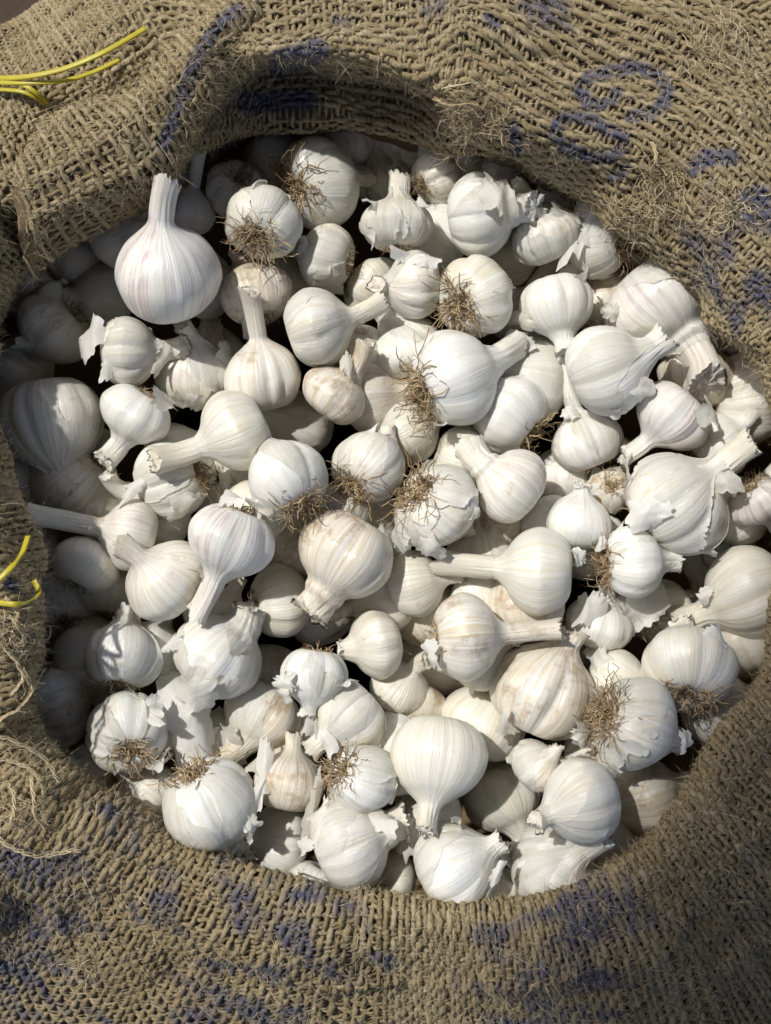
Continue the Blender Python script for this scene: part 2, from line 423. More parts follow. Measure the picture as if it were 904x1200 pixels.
def weave(name, S, v0, v1, pitch_u, pitch_v, parent, wA, rad=0.00136, seed=1, skew=0.0):
    """interlaced yarns over a surface; family A runs along v, family B along u"""
    r = np.random.RandomState(seed)
    midj = int((v0 + v1) / 2)
    line = S.D[:, midj]
    Lu = np.linalg.norm(np.diff(line, axis=0), axis=1).sum()
    Lv = np.linalg.norm(np.diff(S.D[:, int(v0):int(v1) + 1], axis=1), axis=2).sum(1).mean()
    NU = int(Lu / pitch_u) // 2 * 2; NV = int(Lv / pitch_v)
    su = S.nu / NU if S.closed else (S.nu - 1) / (NU - 1); sv = (v1 - v0) / (NV - 1)
    Vs, Fs, Y, off = [], [], [], 0
    sides = 4
    th = np.arange(sides) * 2 * math.pi / sides + 0.3
    def emit(u, v, sgn, amp, rr, tang_axis, closed, ids):
        nonlocal off
        # u,v (N,K); sgn (N,K) weave height -1..1
        c = S.at(S.D, u, v); n = S.at(S.N, u, v); n /= np.linalg.norm(n, axis=2, keepdims=True)
        tg = (np.roll(c, -1, 1) - np.roll(c, 1, 1)) if closed else np.gradient(c, axis=1)
        tg /= np.linalg.norm(tg, axis=2, keepdims=True) + 1e-12
        b = np.cross(n, tg); b /= np.linalg.norm(b, axis=2, keepdims=True) + 1e-12
        N, K = u.shape
        slub = 1 + 0.40 * np.sin(np.cumsum(r.normal(0, 0.45, (N, K)), 1) + r.uniform(0, 6.28, (N, 1))) * r.uniform(0.3, 1.0, (N, 1))
        c = c + n * (sgn * amp)[..., None] + b * (r.normal(0, rad * 0.16, (N, K)))[..., None]
        R = rr * slub
        V = c[:, :, None] + R[:, :, None, None] * (np.cos(th)[:, None] * b[:, :, None] * 1.12 + np.sin(th)[:, None] * n[:, :, None] * 0.85)
        seg = np.linalg.norm(np.diff(c, axis=1), axis=2)
        al = np.concatenate([np.zeros((N, 1)), np.cumsum(seg, 1)], 1) * 1000
        y = np.empty((N, K, sides, 3)); y[..., 0] = al[:, :, None]; y[..., 1] = np.abs(np.arange(sides) - 2) / 2.0; y[..., 2] = ids[:, None, None]
        Kk = K if closed else K - 1
        nn, kk, ss = np.meshgrid(np.arange(N), np.arange(Kk), np.arange(sides), indexing='ij')
        k2 = (kk + 1) % K; s2 = (ss + 1) % sides; base = nn * K * sides
        F = np.stack([base + kk * sides + ss, base + kk * sides + s2, base + k2 * sides + s2, base + k2 * sides + ss], -1).reshape(-1, 4)
        Vs.append(V.reshape(-1, 3)); Fs.append(F + off); Y.append(y.reshape(-1, 3)); off += N * K * sides
    iu = np.arange(NU); jv = np.arange(NV)
    waviness_u = lambda i, v: 0.35 * su * np.sin(v * 0.05 + i * 0.37)
    wave = lambda ph: np.tanh(2.6 * np.cos(math.pi * ph))
    gg = 1 - 0.5 * np.clip((0.5 - wA(iu / NU)) / 0.35, 0, 1); Gc = np.concatenate([[0], np.cumsum(gg)])[:NU]
    GcK = lambda K: np.interp(K, iu, Gc)
    # family A
    kA = np.arange(3 * NV - 2) / 3.0
    I, Kk = np.meshgrid(iu, kA, indexing='ij')
    drift = np.cumsum(r.normal(0, 0.05, I.shape), 1) + r.normal(0, 0.16, (NU, 1))
    v = v0 + Kk * sv; u = (I + 0.30 * drift) * su + waviness_u(I, v) + skew * (v - v0)
    w = wA(u / S.nu); f = 1 - 0.56 * np.clip((w - 0.5) / 0.35, 0, 1)
    ph = r.normal(0, 0.10, (NU, 1))
    sg = wave(Gc[:, None] + Kk * f + ph) + (2 * w - 1) * 0.5
    emit(u, v, sg, rad * 0.52, rad * (0.62 + 0.42 * w), 0, False, np.clip(r.normal(0.5, 0.28, NU), 0, 1))
    # family B
    kB = np.arange(2 * NU) / 2.0 if S.closed else np.arange(2 * NU - 1) / 2.0
    J, Kk = np.meshgrid(jv, kB, indexing='ij')
    drift = np.cumsum(r.normal(0, 0.05, J.shape), 1); drift -= np.linspace(0, 1, drift.shape[1]) * drift[:, -1:]
    v = v0 + (J + 0.22 * drift) * sv + 0.22 * sv * np.sin(Kk * 0.11 + J * 1.7); u = Kk * su + waviness_u(Kk, v) + skew * (v - v0)
    w0 = wA(u / S.nu); w = 1 - w0; f = 1 - 0.56 * np.clip((w0 - 0.5) / 0.35, 0, 1)
    sg = -wave(J * f + GcK(Kk)) + (2 * w - 1) * 0.5
    emit(u, v, sg, rad * 0.52, rad * (0.62 + 0.42 * w), 0, S.closed, np.clip(r.normal(0.5, 0.28, NV), 0, 1))
    V = np.vstack(Vs); F = np.vstack(Fs); Y = np.vstack(Y)
    px, py = project(V); m = 100
    ok = (px > -m) & (px < W0 + m) & (py > -m) & (py < H0 + m)            # nothing of the yarns beyond can be seen
    F = F[ok[F].all(1)]; used = np.unique(F); rem = np.zeros(len(V), int); rem[used] = np.arange(len(used))
    V = V[used]
    o = link(name, mesh_np(name, V, rem[F], {'yc': Y[used], 'ink': ink_at(V)}), MJ, parent, 'stuff')
    return o

sack = bpy.data.objects.new('jute_sack', None); COL.objects.link(sack)
tag(sack, 'open jute sack with rolled rim and faded blue print', 'sack')
G = sack_controls()
D = dense(G, 620, 260, True)
# soft creases of the cloth, strongest on the rim and outside
dn = Surf(D, True)
zz = D[..., 2] - H
wr = (smooth_noise(D, 50.0, 3) * 0.0034 + smooth_noise(D, 120.0, 4) * 0.0014 + 0.0045 * np.clip(0.28 - np.abs(smooth_noise(D, 38.0, 14)), 0, 1) / 0.28 - 0.0040 * np.clip(0.22 - np.abs(smooth_noise(D, 52.0, 15)), 0, 1) / 0.22) * np.clip((zz + 0.08) / 0.05, 0, 1)
D = D + dn.N * wr[..., None]
S0 = Surf(D, True)
if np.mean((S0.N * (D - ctr))[:, 120:180].sum(-1)) < 0:      # normals outwards / upwards
    S0.N = -S0.N
# arc index of the visible stretch
zmean = D[..., 2].mean(0)
vis0 = int(np.argmax(zmean > H - 0.030)); vis1 = int(len(zmean) - np.argmax(zmean[::-1] > H - 0.10))
def wA_main(u01):
    # share by which the yarns across the rim stand proud: high along the lower rim, low along the upper roll
    a = (u01 % 1.0) * len(ST)
    top = np.exp(-((a - 17.5) / 5.5) ** 2)
    return np.clip(0.85 - 0.8 * top, 0, 1)
lin = D - S0.N * 0.0019
link('sack_wall', mesh_np('sack_wall', lin[::2, ::2].reshape(-1, 3), grid_faces(D.shape[0] // 2, D.shape[1] // 2, True)), MJB, sack)
weave('rolled_rim', S0, vis0, vis1, 0.0038, 0.0033, sack, wA_main, seed=11)

# folded flap over the corner of the mouth, and the layer lying behind the roll
flap = [
 [(  6,176,.045),( 10,205,.066),( 18,245,.070),( 26,285,.062),( 33,312,.046),( 40,300,.030)],
 [( 60,134,.052),( 76,165,.078),( 95,205,.078),(115,240,.070),(130,268,.050),(118,250,.030)],
 [(120, 96,.055),(140,130,.084),(160,170,.074),(178,206,.072),(192,236,.050),(176,215,.030)],
 [(175, 56,.055),(195, 85,.084),(213,115,.076),(228,146,.070),(240,170,.050),(222,150,.030)],
 [(230, 16,.055),(243, 40,.080),(255, 62,.076),(266, 85,.068),(277,104,.050),(262, 90,.032)],
 [(290,-25,.052),(297,  0,.072),(305, 20,.070),(315, 40,.062),(324, 58,.048),(312, 46,.034)]]
Gf = np.array([[P(x, y, z) for (x, y, _), z in zip(c, (.030,.055,.052,.042,.016,.000))] for c in flap])
Df = dense(Gf, 160, 110, False)
sf = Surf(Df, False)
if sf.N[..., 2].mean() < 0: sf.N = -sf.N
Df = Df + sf.N * (smooth_noise(Df, 80.0, 9) * 0.0028 - 0.0050 * np.clip(0.25 - np.abs(smooth_noise(Df, 45.0, 16)), 0, 1) / 0.25)[..., None]
Nf = sf.N; sf = Surf(Df, False)
if sf.N[:, :80, 2].mean() < 0: sf.N = -sf.N
link('flap_backing', mesh_np('flap_backing', (Df - sf.N * 0.0019).reshape(-1, 3), grid_faces(*Df.shape[:2])), MJB, sack)
weave('folded_flap', sf, 0, 109, 0.0037, 0.0034, sack, lambda u: 0.80 + 0 * u, seed=21, skew=0.12)
backl = [
 [(640,-60,.012),(655,-85,.040),(690,-120,.036),(720,-150,-.03)],
 [(745,-14,.012),(772,-40,.044),(815,-75,.040),(850,-110,-.03)],
 [(855, 50,.012),(885, 20,.044),(930,-15,.040),(970,-55,-.03)],
 [(945,128,.012),(980, 95,.042),(1030,55,.036),(1070,15,-.03)],
 [(1050,225,.010),(1090,190,.034),(1140,150,.028),(1180,110,-.03)]]
Gb = np.array([[P(x, y, z) for x, y, z in c] for c in backl])
Db = dense(Gb, 140, 70, False); sb = Surf(Db, False)
if sb.N[..., 2].mean() < 0: sb.N = -sb.N
link('layer_backing', mesh_np('layer_backing', (Db - sb.N * 0.0019).reshape(-1, 3), grid_faces(*Db.shape[:2])), MJB, sack)
weave('outer_layer', sb, 0, 69, 0.0037, 0.0034, sack, lambda u: 0.72 + 0 * u, seed=31, skew=0.25)

# where the cloth stands under a measured spot
allP = np.vstack([D.reshape(-1, 3), Df.reshape(-1, 3), Db.reshape(-1, 3)])
allN = np.vstack([S0.N.reshape(-1, 3), sf.N.reshape(-1, 3), sb.N.reshape(-1, 3)])
aPx, aPy = project(allP); aDist = np.linalg.norm(allP - cam_pos, axis=1)
def on_cloth(px, py, lift=0.0):
    m = np.where(np.hypot(aPx - px, aPy - py) < 9)[0]
    if len(m) == 0: m = np.array([np.argmin(np.hypot(aPx - px, aPy - py))])
    k = m[np.argmin(aDist[m])]
    d = ray(px, py)
    return cam_pos + d * (aDist[k] - lift / max(0.3, -d[2])), allN[k]

# ---- fuzz of loose fibres standing off the yarns
def fuzz():
    r = np.random.RandomState(5)
    parts = []
    for S, v0, v1, n in ((S0, vis0 + 4, vis1 - 30, 66000), (sf, 2, 106, 8000), (sb, 2, 66, 3500)):
        u = r.uniform(0, S.nu - 1, n); v = r.uniform(v0, v1, n)
        c = S.at(S.D, u, v); nn = S.at(S.N, u, v)
        parts.append((c, nn))
    c = np.vstack([p[0] for p in parts]); n = np.vstack([p[1] for p in parts])
    px, py = project(c); keep = (px > -60) & (px < 964) & (py > -60) & (py < 1260)
    c, n = c[keep], n[keep]; N = len(c)
    L = r.gamma(2.0, 0.0021, N).clip(0.0015, 0.016); d = r.normal(size=(N, 3)); d -= n * (d * n).sum(1, keepdims=True)
    d /= np.linalg.norm(d, axis=1, keepdims=True)
    K = 3; path = np.zeros((N, K, 3)); p = c + n * 0.0012; dirn = d * 0.8 + n * r.uniform(0.0, 0.9, (N, 1))
    for k in range(K):
        path[:, k] = p
        dirn = dirn + r.normal(0, 0.28, (N, 3)); dirn /= np.linalg.norm(dirn, axis=1, keepdims=True)
        p = p + dirn * (L / (K - 1))[:, None]
    wd_ = r.uniform(0.00004, 0.00009, N)[:, None, None] * np.array([1, .9, .45])[None, :, None]
    side = np.cross(np.gradient(path, axis=1), n[:, None] + r.normal(0, .5, (N, 1, 3))); side /= np.linalg.norm(side, axis=2, keepdims=True) + 1e-12
    V = np.stack([path - side * wd_, path + side * wd_], 2).reshape(-1, 3)
    b0 = (np.arange(N) * K * 2)[:, None] + (np.arange(K - 1) * 2)[None]
    F = np.stack([b0, b0 + 1, b0 + 3, b0 + 2], -1).reshape(-1, 4)
    link('loose_fibres', mesh_np('loose_fibres', V, F, {'rnd': np.repeat(r.uniform(0, 1, N), K * 2)}), MF, sack, 'stuff')
fuzz()

# ---- frayed threads and tufts hanging off the rim
def thread(name, pts, rad, lift, seed, K=18, fray=0.0):
    r = np.random.RandomState(seed)
    Q = np.array([on_cloth(x, y, l)[0] for (x, y), l in zip(pts, lift)])
    c = catmull(Q, np.linspace(0, len(Q) - 1, K))
    c = c + np.cumsum(r.normal(0, 0.00030, c.shape), 0)
    paths, rads = [], []
    for s in range(3):                      # three twisted plies
        a = np.linspace(0, K * 0.9, K) + s * 2.09
        rad_ = rad * 0.7; paths.append(c + rad_ * 0.8 * np.stack([np.cos(a), np.sin(a), np.cos(a + 1)], 1)); rads.append(np.full(K, rad_ * 0.55) * np.linspace(1, 0.75, K))
    for s in range(int(22 * fray)):         # unravelled end and stray hairs
        q = r.randint(K // 3, K); d = r.normal(size=3); d /= np.linalg.norm(d)
        tt = np.linspace(0, 1, K)[:, None]
        paths.append(c[q] + d * tt * r.uniform(0.003, 0.010) + np.cumsum(r.normal(0, 0.00018, c.shape), 0)); rads.append(np.full(K, 0.00008))
    V, F = tubes(np.array(paths), np.array(rads), 3)
    return link(name, mesh_np(name, V, F, {'rnd': np.full(len(V), r.uniform(0.2, 0.75))}), MF, sack)
TH = [
 ([(-6,862),(20,868),(50,885),(72,912)], .0011, (.006,.010,.012,.008)),
 ([(-4,890),(25,900),(40,918),(44,940)], .0010, (.006,.008,.008,.004)),
 ([(36,912),(42,935),(40,955),(52,972)], .0011, (.004,.009,.009,.003)),
 ([(0,980),(25,1000),(60,1006),(100,998)], .0012, (.004,.007,.006,.003)),
 ([(12,920),(16,945),(12,962),(22,970)], .0012, (.006,.010,.009,.004)),
 ([(-4,848),(18,835),(35,815),(30,790)], .0010, (.004,.007,.008,.004)),
 ([(10,720),(25,735),(38,730),(40,752)], .0010, (.003,.007,.008,.004)),
 ([(5,760),(22,772),(30,790),(18,808)], .0011, (.003,.007,.008,.003)),
 ([(8,700),(20,716),(14,730),(24,748)], .0010, (.003,.006,.006,.003)),
 ([(764,168),(770,188),(764,205),(772,225)], .0010, (.003,.008,.008,.003)),
 ([(28,300),(40,318),(46,330),(42,340)], .0006, (.003,.004,.003,.002)),
 ([(350,1018),(355,1025),(362,1020),(372,1008)], .0005, (.004,.007,.007,.008)),
]
_r = np.random.RandomState(40)
for q in range(16):
    x, y = 512 + _r.uniform(-4, 18), 100 + _r.uniform(0, 62); k = _r.uniform(0.4, 1.0)
    TH.append(([(x, y), (x + 22 * k + _r.normal(0, 5), y + 8 + _r.normal(0, 7)), (x + 46 * k + _r.normal(0, 6), y + 10 + _r.normal(0, 8)), (x + 72 * k, y + 8 + _r.normal(0, 9))],
               _r.uniform(.0003, .0008), (.002, _r.uniform(.004, .010), _r.uniform(.003, .009), .002)))
for i, (pts, rad, lift) in enumerate(TH): thread('frayed_thread', pts, rad, lift, 100 + i, fray=1.0)
def tuft(px, py, rpx, n, seed, Lm=0.012):
    r = np.random.RandomState(seed); paths = []
    for _ in range(n):
        q, nn = on_cloth(px + r.normal(0, rpx), py + r.normal(0, rpx), 0.001)
        d = nn * r.uniform(0.1, 0.9) + r.normal(0, 0.7, 3); d /= np.linalg.norm(d)
        L = r.uniform(0.5, 1.4) * Lm; p = q.copy(); c = []
        for k in range(7):
            c.append(p.copy()); d = d + r.normal(0, 0.38, 3) - nn * 0.12; d /= np.linalg.norm(d); p = p + d * L / 6
        paths.append(c)
    paths = np.array(paths); rad = np.repeat(r.uniform(0.00006, 0.00022, n)[:, None], 7, 1); rad[:, -1] *= 0.4
    V, F = tubes(paths, rad, 4)
    link('frayed_tuft', mesh_np('frayed_tuft', V, F, {'rnd': np.repeat(r.uniform(0.1, 0.9, n), 28)}), MF, sack, 'stuff')
for a in ((775,215,14,170,1,.012),(765,240,12,120,2,.012),(850,240,14,120,3,.010),(545,150,16,120,4,.010),(20,740,12,110,5,.010),(25,950,16,90,6,.010),(840,60,22,160,7,.012),
          (40,320,5,26,8,.008),(95,1130,14,70,9,.008),(120,45,30,90,10,.008),(580,150,12,70,11,.009),(740,255,14,70,12,.008)): tuft(*a)

# ---- yellow plastic ties
def tie(pts, lift, w, label):
    Q = np.array([on_cloth(x, y, l)[0] for (x, y), l in zip(pts, lift)])
    K = 40; c = catmull(Q, np.linspace(0, len(Q) - 1, K))
    tg = np.gradient(c, axis=0); tg /= np.linalg.norm(tg, axis=1, keepdims=True)
    vd = cam_pos - c; vd = np.array([-0.2, -0.1, 1.0]) + 0 * vd
    b = np.cross(tg, vd); b /= np.linalg.norm(b, axis=1, keepdims=True); n = np.cross(b, tg)
    sec = [(-1, -.18), (-.8, .30), (0, .12), (.8, .30), (1, -.18), (0, -.34)]
    V = np.stack([c + b * x * w + n * y * w for x, y in sec], 1)          # (K,6,3)
    F = []
    for k in range(K - 1):
        for s in range(6): F.append([k * 6 + s, k * 6 + (s + 1) % 6, (k + 1) * 6 + (s + 1) % 6, (k + 1) * 6 + s])
    for k in (0, K - 1): F += [[k * 6 + 0, k * 6 + 1, k * 6 + 4, k * 6 + 5], [k * 6 + 1, k * 6 + 2, k * 6 + 3, k * 6 + 4]]
    o = link('plastic_tie', mesh_np('plastic_tie', V.reshape(-1, 3), np.array(F)), MP)
    tag(o, label, 'plastic tie', 'yellow plastic ties on the sack')
tie([(-30,90),(20,91),(70,82),(120,62),(171,33)], (.010,.012,.016,.016,.012), .0013, 'longest yellow plastic tie lying across the folded sack rim')
tie([(-30,96),(20,97),(70,95),(105,86),(140,70)], (.007,.009,.010,.008,.003), .0011, 'thin yellow plastic tie running under the longest one on the fold')
tie([(-30,95),(5,97),(28,100),(44,110),(56,122)], (.005,.006,.009,.008,.003), .0011, 'short yellow plastic tie bending down into the sack fold')
tie([(-30,103),(5,105),(24,107),(40,113),(52,122)], (.004,.005,.007,.006,.003), .0010, 'lowest short yellow plastic tie tucked beneath the bent one')
tie([(-25,695),(-5,682),(14,664),(26,648),(33,628)], (.004,.006,.010,.012,.010), .0013, 'pointed yellow plastic tie end rising from the frayed rim')
tie([(-25,702),(-2,706),(20,708),(38,703),(46,694),(40,680)], (.004,.007,.012,.014,.012,.006), .0012, 'curled yellow plastic tie bent back over the frayed rim')

# ------------------------------------------------------------------ garlic
def skin_sheet(R, wid, hei, seed, curl=0.6, ragged=0.25, nu=40, nv=9):
    """ragged, curled sheet of papery skin; local frame: lies in xy, bulges along z"""
    r = np.random.RandomState(seed)
    a = np.linspace(0, 2 * math.pi, nu, endpoint=False); q = np.linspace(0, 1, nv)
    rag = 1 + ragged * (0.45 * np.sin(2 * a + r.uniform(0, 6)) + 0.22 * np.sin(3 * a + r.uniform(0, 6)) + 0.22 * np.sin(7 * a + r.uniform(0, 6)) + 0.16 * np.sin(13 * a + r.uniform(0, 6))) + ragged * 0.30 * np.sin(9 * a + r.uniform(0, 6)) * np.sin(4 * a + r.uniform(0, 6)) + r.normal(0, ragged * 0.16, nu)
    A, Q = np.meshgrid(a, q, indexing='ij')
    x = np.cos(A) * Q * rag[:, None] * wid; y = np.sin(A) * Q * rag[:, None] * hei
    z = -curl * x ** 2 / max(wid, 1e-6) + 0.12 * wid * np.sin(y / hei * 2.4 + r.uniform(0, 6)) + 0.06 * wid * np.sin(x / wid * 5 + y / hei * 3 + r.uniform(0, 6))
    for _ in range(4): z += 0.020 * wid * np.abs(np.sin(r.uniform(-9, 9) * x / wid + r.uniform(-9, 9) * y / hei + r.uniform(0, 6)))
    z += (Q ** 4) * 0.22 * wid * np.sin(3 * A + r.uniform(0, 6))
    V = np.stack([x, y, z], -1).reshape(-1, 3) * R
    gv = np.stack([x * 1.2, 0.4 + 0 * x, 0.45 + 0.25 * y], -1).reshape(-1, 3)
    return mesh_np('skin', V, grid_faces(nu, nv, True), {'gv': gv, 'seed': np.full(len(V), seed * 0.731)})

def make_bulb(name, R, stem, flags, seed, M, bend=0.0, bend_dir=0.0, lod=1.0, big_roots=False):
    r = np.random.RandomState(seed)
    root = bpy.data.objects.new(name, None); COL.objects.link(root); root.matrix_world = M
    root.empty_display_size = 0.01
    tint = 'p' if 'p' in flags else 'b' if 'b' in flags else 'c' if 'c' in flags else r.choice(['w', 'w', 'w', 'd', 'd', 'c'])
    NTH = int(60 * lod); NB = int(34 * lod)
    pear = r.uniform(-0.20, 0.10) + (0.16 if 'f' in flags else 0)
    sr = r.uniform(0.20, 0.27) * (1.35 if 'W' in flags else 1.0)
    sq = r.uniform(0.86, 1.02)
    prof = np.array([(0.0, -.66), (.16, -.68), (.30, -.745), (.55, -.735), (.82, -.53), (.98, -.20), (1.0, .06 + pear * .2), (.90, .36 + pear * .4), (.70, .62 + pear * .5),
                     (.45, .80 + pear * .6), (sr * 1.28, .95 + pear * .6), (sr * 1.05, 1.08 + pear * .6)])
    prof[:, 1] *= sq
    tb = np.linspace(0, len(prof) - 1, NB)
    pb = catmull(prof, tb); pb[:, 0] = np.maximum(pb[:, 0], 0.001)
    NS = max(3, int(4 + stem * 7))
    zs = np.linspace(0, 1, NS + 1)[1:]
    ps = np.stack([sr * (1.08 - 0.12 * np.sin(zs * 2.2) + 0.20 * zs ** 3), pb[-1, 1] + zs * max(stem, 0.10)], 1)
    pr = np.vstack([pb, ps]); nk = NB; NR = len(pr)
    t = np.concatenate([np.linspace(0, 1, NB), 1 + zs * 0.6])
    th = np.linspace(0, 2 * math.pi, NTH, endpoint=False)
    ncl = r.randint(6, 11)
    cuts = np.sort((np.arange(ncl) + r.uniform(-.28, .28, ncl)) / ncl * 2 * math.pi)
    depth = r.uniform(0.04, 0.13) * (1.5 if 'l' in flags else 1.0)
    lf = [(r.uniform(0, 6.28), r.uniform(0.5, 1)) for _ in range(3)]
    tw = r.uniform(-0.35, 0.35)
    ripk = [(r.randint(9, 26), r.uniform(0, 6.28)) for _ in range(5)]
    def shape(T, TH, rad):
        TH2 = (TH + tw * np.clip(T - 0.4, 0, 1.5)) % (2 * math.pi)
        idx = np.searchsorted(cuts, TH2.ravel()).reshape(TH2.shape)
        hi = np.where(idx < ncl, cuts[idx % ncl], cuts[0] + 2 * math.pi); lo = np.where(idx > 0, cuts[idx - 1], cuts[-1] - 2 * math.pi)
        fr = (TH2 - lo) / (hi - lo)
        lobe = 1 - np.sqrt(np.clip(np.sin(math.pi * np.clip(fr, 0, 1)), 0, 1))
        w = np.clip(T / 0.16, 0, 1) * np.clip((1.0 - T) / 0.45, 0, 1)
        asym = lf[0][1] * np.sin(TH + lf[0][0]) + 0.6 * lf[1][1] * np.sin(2 * TH + lf[1][0] + 2 * T) + 0.4 * lf[2][1] * np.sin(3 * TH + lf[2][0] - 3 * T)
        out = rad * (1 - depth * lobe * w + 0.080 * asym * np.clip((1.05 - T) / 0.3, 0, 1) * np.clip(T / 0.2, 0, 1))
        rip = sum(np.sin(kk * TH2 + ph) for kk, ph in ripk) / 5
        out = out * (1 + rip * (0.007 + 0.085 * np.exp(-((T - 1.12) / 0.25) ** 2)))
        out = out * (1 + 0.16 * np.cos(2 * (TH - lf[0][0])) * np.clip((T - 0.95) / 0.3, 0, 1))
        return out
    def centre(z):
        """centre line: straight through the body, bending in the neck and stem"""
        z0 = 0.72 * sq; L = np.maximum(z - z0, 0); tot = max(pr[-1, 1] - z0, 1e-3)
        ang = bend * np.clip(L / tot, 0, 1)
        k = bend / tot if abs(bend) > 1e-4 else 1e-4
        x = (1 - np.cos(k * L)) / k; zz = np.minimum(z, z0) + np.sin(k * L) / k
        return x, zz, k * L
    cb, sbn = math.cos(bend_dir), math.sin(bend_dir)
    def place(rad, TH, z):
        x0, z0, a = centre(z)
        lx = rad * np.cos(TH); ly = rad * np.sin(TH)
        # rotate so that bending is along bend_dir
        bx = lx * cb + ly * sbn; by = -lx * sbn + ly * cb
        X = x0 + bx * np.cos(a); Z = z0 - bx * np.sin(a)
        return np.stack([X * cb - by * sbn, X * sbn + by * cb, Z], -1)
    Tg, THg = np.meshgrid(t, th, indexing='ij')
    rad = shape(Tg, THg, np.repeat(pr[:, 0:1], NTH, 1))
    zg = np.repeat(pr[:, 1:2], NTH, 1).copy()
    jag = np.cumsum(r.normal(0, 0.05, NTH)); jag -= np.linspace(0, jag[-1], NTH)
    zg[-1] += jag * 0.6 + r.normal(0, 0.02, NTH); zg[-2] += jag * 0.2
    V = place(rad, THg, zg) * R                                 # (NR,NTH,3)
    gv = np.stack([np.cos(THg), np.sin(THg), Tg], -1)
    # normals over the unbroken surface, shared by body and stem so the neck shows no seam
    du = np.roll(V, -1, 1) - np.roll(V, 1, 1); dv = np.gradient(V, axis=0)
    N = np.cross(du, dv); N /= np.linalg.norm(N, axis=2, keepdims=True) + 1e-12
    N[0] = (0, 0, -1)
    def ringmesh(nm, i0, i1, mat, cap=False):
        v = V[i0:i1].reshape(-1, 3); g = gv[i0:i1].reshape(-1, 3); n = N[i0:i1].reshape(-1, 3)
        m = i1 - i0
        I, J = np.meshgrid(np.arange(m - 1), np.arange(NTH), indexing='ij'); J2 = (J + 1) % NTH
        F = np.stack([I * NTH + J, I * NTH + J2, (I + 1) * NTH + J2, (I + 1) * NTH + J], -1).reshape(-1, 4)
        if cap:   # the hollow, fibrous cut end
            e = V[i1 - 1]; c0 = e.mean(0); ax = V[i1 - 1].mean(0) - V[i1 - 2].mean(0); ax /= np.linalg.norm(ax) + 1e-9
            rings = [c0 + (e - c0) * 0.78 - ax * 0.02 * R, c0 + (e - c0) * 0.5 - ax * 0.04 * R, c0 + (e - c0) * 0.45 - ax * 0.01 * R, c0 + (e - c0) * 0.02 + ax * 0.0 * R]
            b0 = len(v); v = np.vstack([v] + rings)
            g = np.vstack([g] + [gv[i1 - 1] * np.array([1, 1, 1]) + np.array([0, 0, 0.1 * q]) for q in range(4)])
            fr = [np.arange((m - 1) * NTH, m * NTH)] + [np.arange(b0 + q * NTH, b0 + (q + 1) * NTH) for q in range(4)]
            for A_, B_ in zip(fr[:-1], fr[1:]):
                F = np.vstack([F, np.stack([A_, np.roll(A_, -1), np.roll(B_, -1), B_], -1)])
            n = np.vstack([n, np.zeros((4 * NTH, 3))])
        me = mesh_np(nm, v, F, {'gv': g, 'seed': np.full(len(v), seed * 1.37 % 97)})
        me.normals_split_custom_set_from_vertices(n.tolist())
        return link(nm, me, mat, root)
    body = ringmesh('bulb_body', 0, nk, MG[tint])
    ringmesh('stem', nk - 1, NR, MG[tint], True)
    # torn outer skin
    cov = 0.62 if 'T' in flags else 0.5 if 't' in flags else 0.0
    if cov:
        NA, NBk = int(110 * lod), int(60 * lod)
        ts = np.linspace(0.12, 1.12 if stem > .2 else 1.0, NBk); a2 = np.linspace(0, 2 * math.pi, NA, endpoint=False)
        T2, A2 = np.meshgrid(ts, a2, indexing='ij')
        A2 = A2 + r.normal(0, 0.010, A2.shape); T2 = T2 + r.normal(0, 0.003, T2.shape)
        pz = np.interp(T2, t, pr[:, 1]); pr_ = np.interp(T2, t, pr[:, 0])
        m = np.zeros_like(T2)
        for q in range(6):
            ka = r.choice([1, 1, 2, 2, 3, 4]); kt = r.uniform(2, 9)
            m += np.sin(ka * A2 + kt * T2 + r.uniform(0, 6.28)) / (0.8 + 0.3 * q)
        m += 0.22 * np.sin(13 * A2 + r.uniform(0, 6)) * np.sin(17 * T2 + r.uniform(0, 6)) + r.normal(0, 0.035, m.shape)
        th_ = np.quantile(m, 1 - cov); m = m - th_
        big = 0.07 if 'T' in flags else 0.016
        # pull the outermost vertices in to the tear line itself
        inn = m > 0; snapped = inn.copy()
        for ax_, sh in ((0, 1), (0, -1), (1, 1), (1, -1)):
            mn = np.roll(m, sh, ax_); An = np.roll(A2, sh, ax_); Tn = np.roll(T2, sh, ax_); inb = np.roll(inn, sh, ax_)
            if ax_ == 0:
                e = 0 if sh == 1 else -1; inb = inb.copy(); inb[e] = False
            An = A2 + (An - A2 + math.pi) % (2 * math.pi) - math.pi
            do = (~snapped) & inb
            fr_ = np.where(do, -m / np.maximum(mn - m, 1e-6), 0) * 0.97
            A2 = A2 + (An - A2) * fr_; T2 = T2 + (Tn - T2) * fr_; snapped = snapped | do
        pz = np.interp(T2, t, pr[:, 1]); pr_ = np.interp(T2, t, pr[:, 0])
        liftv = 0.010 + big * np.exp(-np.clip(m, 0, None) / 0.14) * (0.5 + 0.5 * np.sin(2 * A2 + r.uniform(0, 6)))
        rad2 = shape(T2, A2, pr_) + liftv
        V2 = place(rad2, A2, pz) * R
        F = []
        ok = snapped
        I, J = np.meshgrid(np.arange(NBk - 1), np.arange(NA), indexing='ij'); J2 = (J + 1) % NA
        f_ok = ok[I, J] & ok[I, J2] & ok[I + 1, J] & ok[I + 1, J2]
        F = np.stack([I * NA + J, I * NA + J2, (I + 1) * NA + J2, (I + 1) * NA + J], -1)[f_ok]
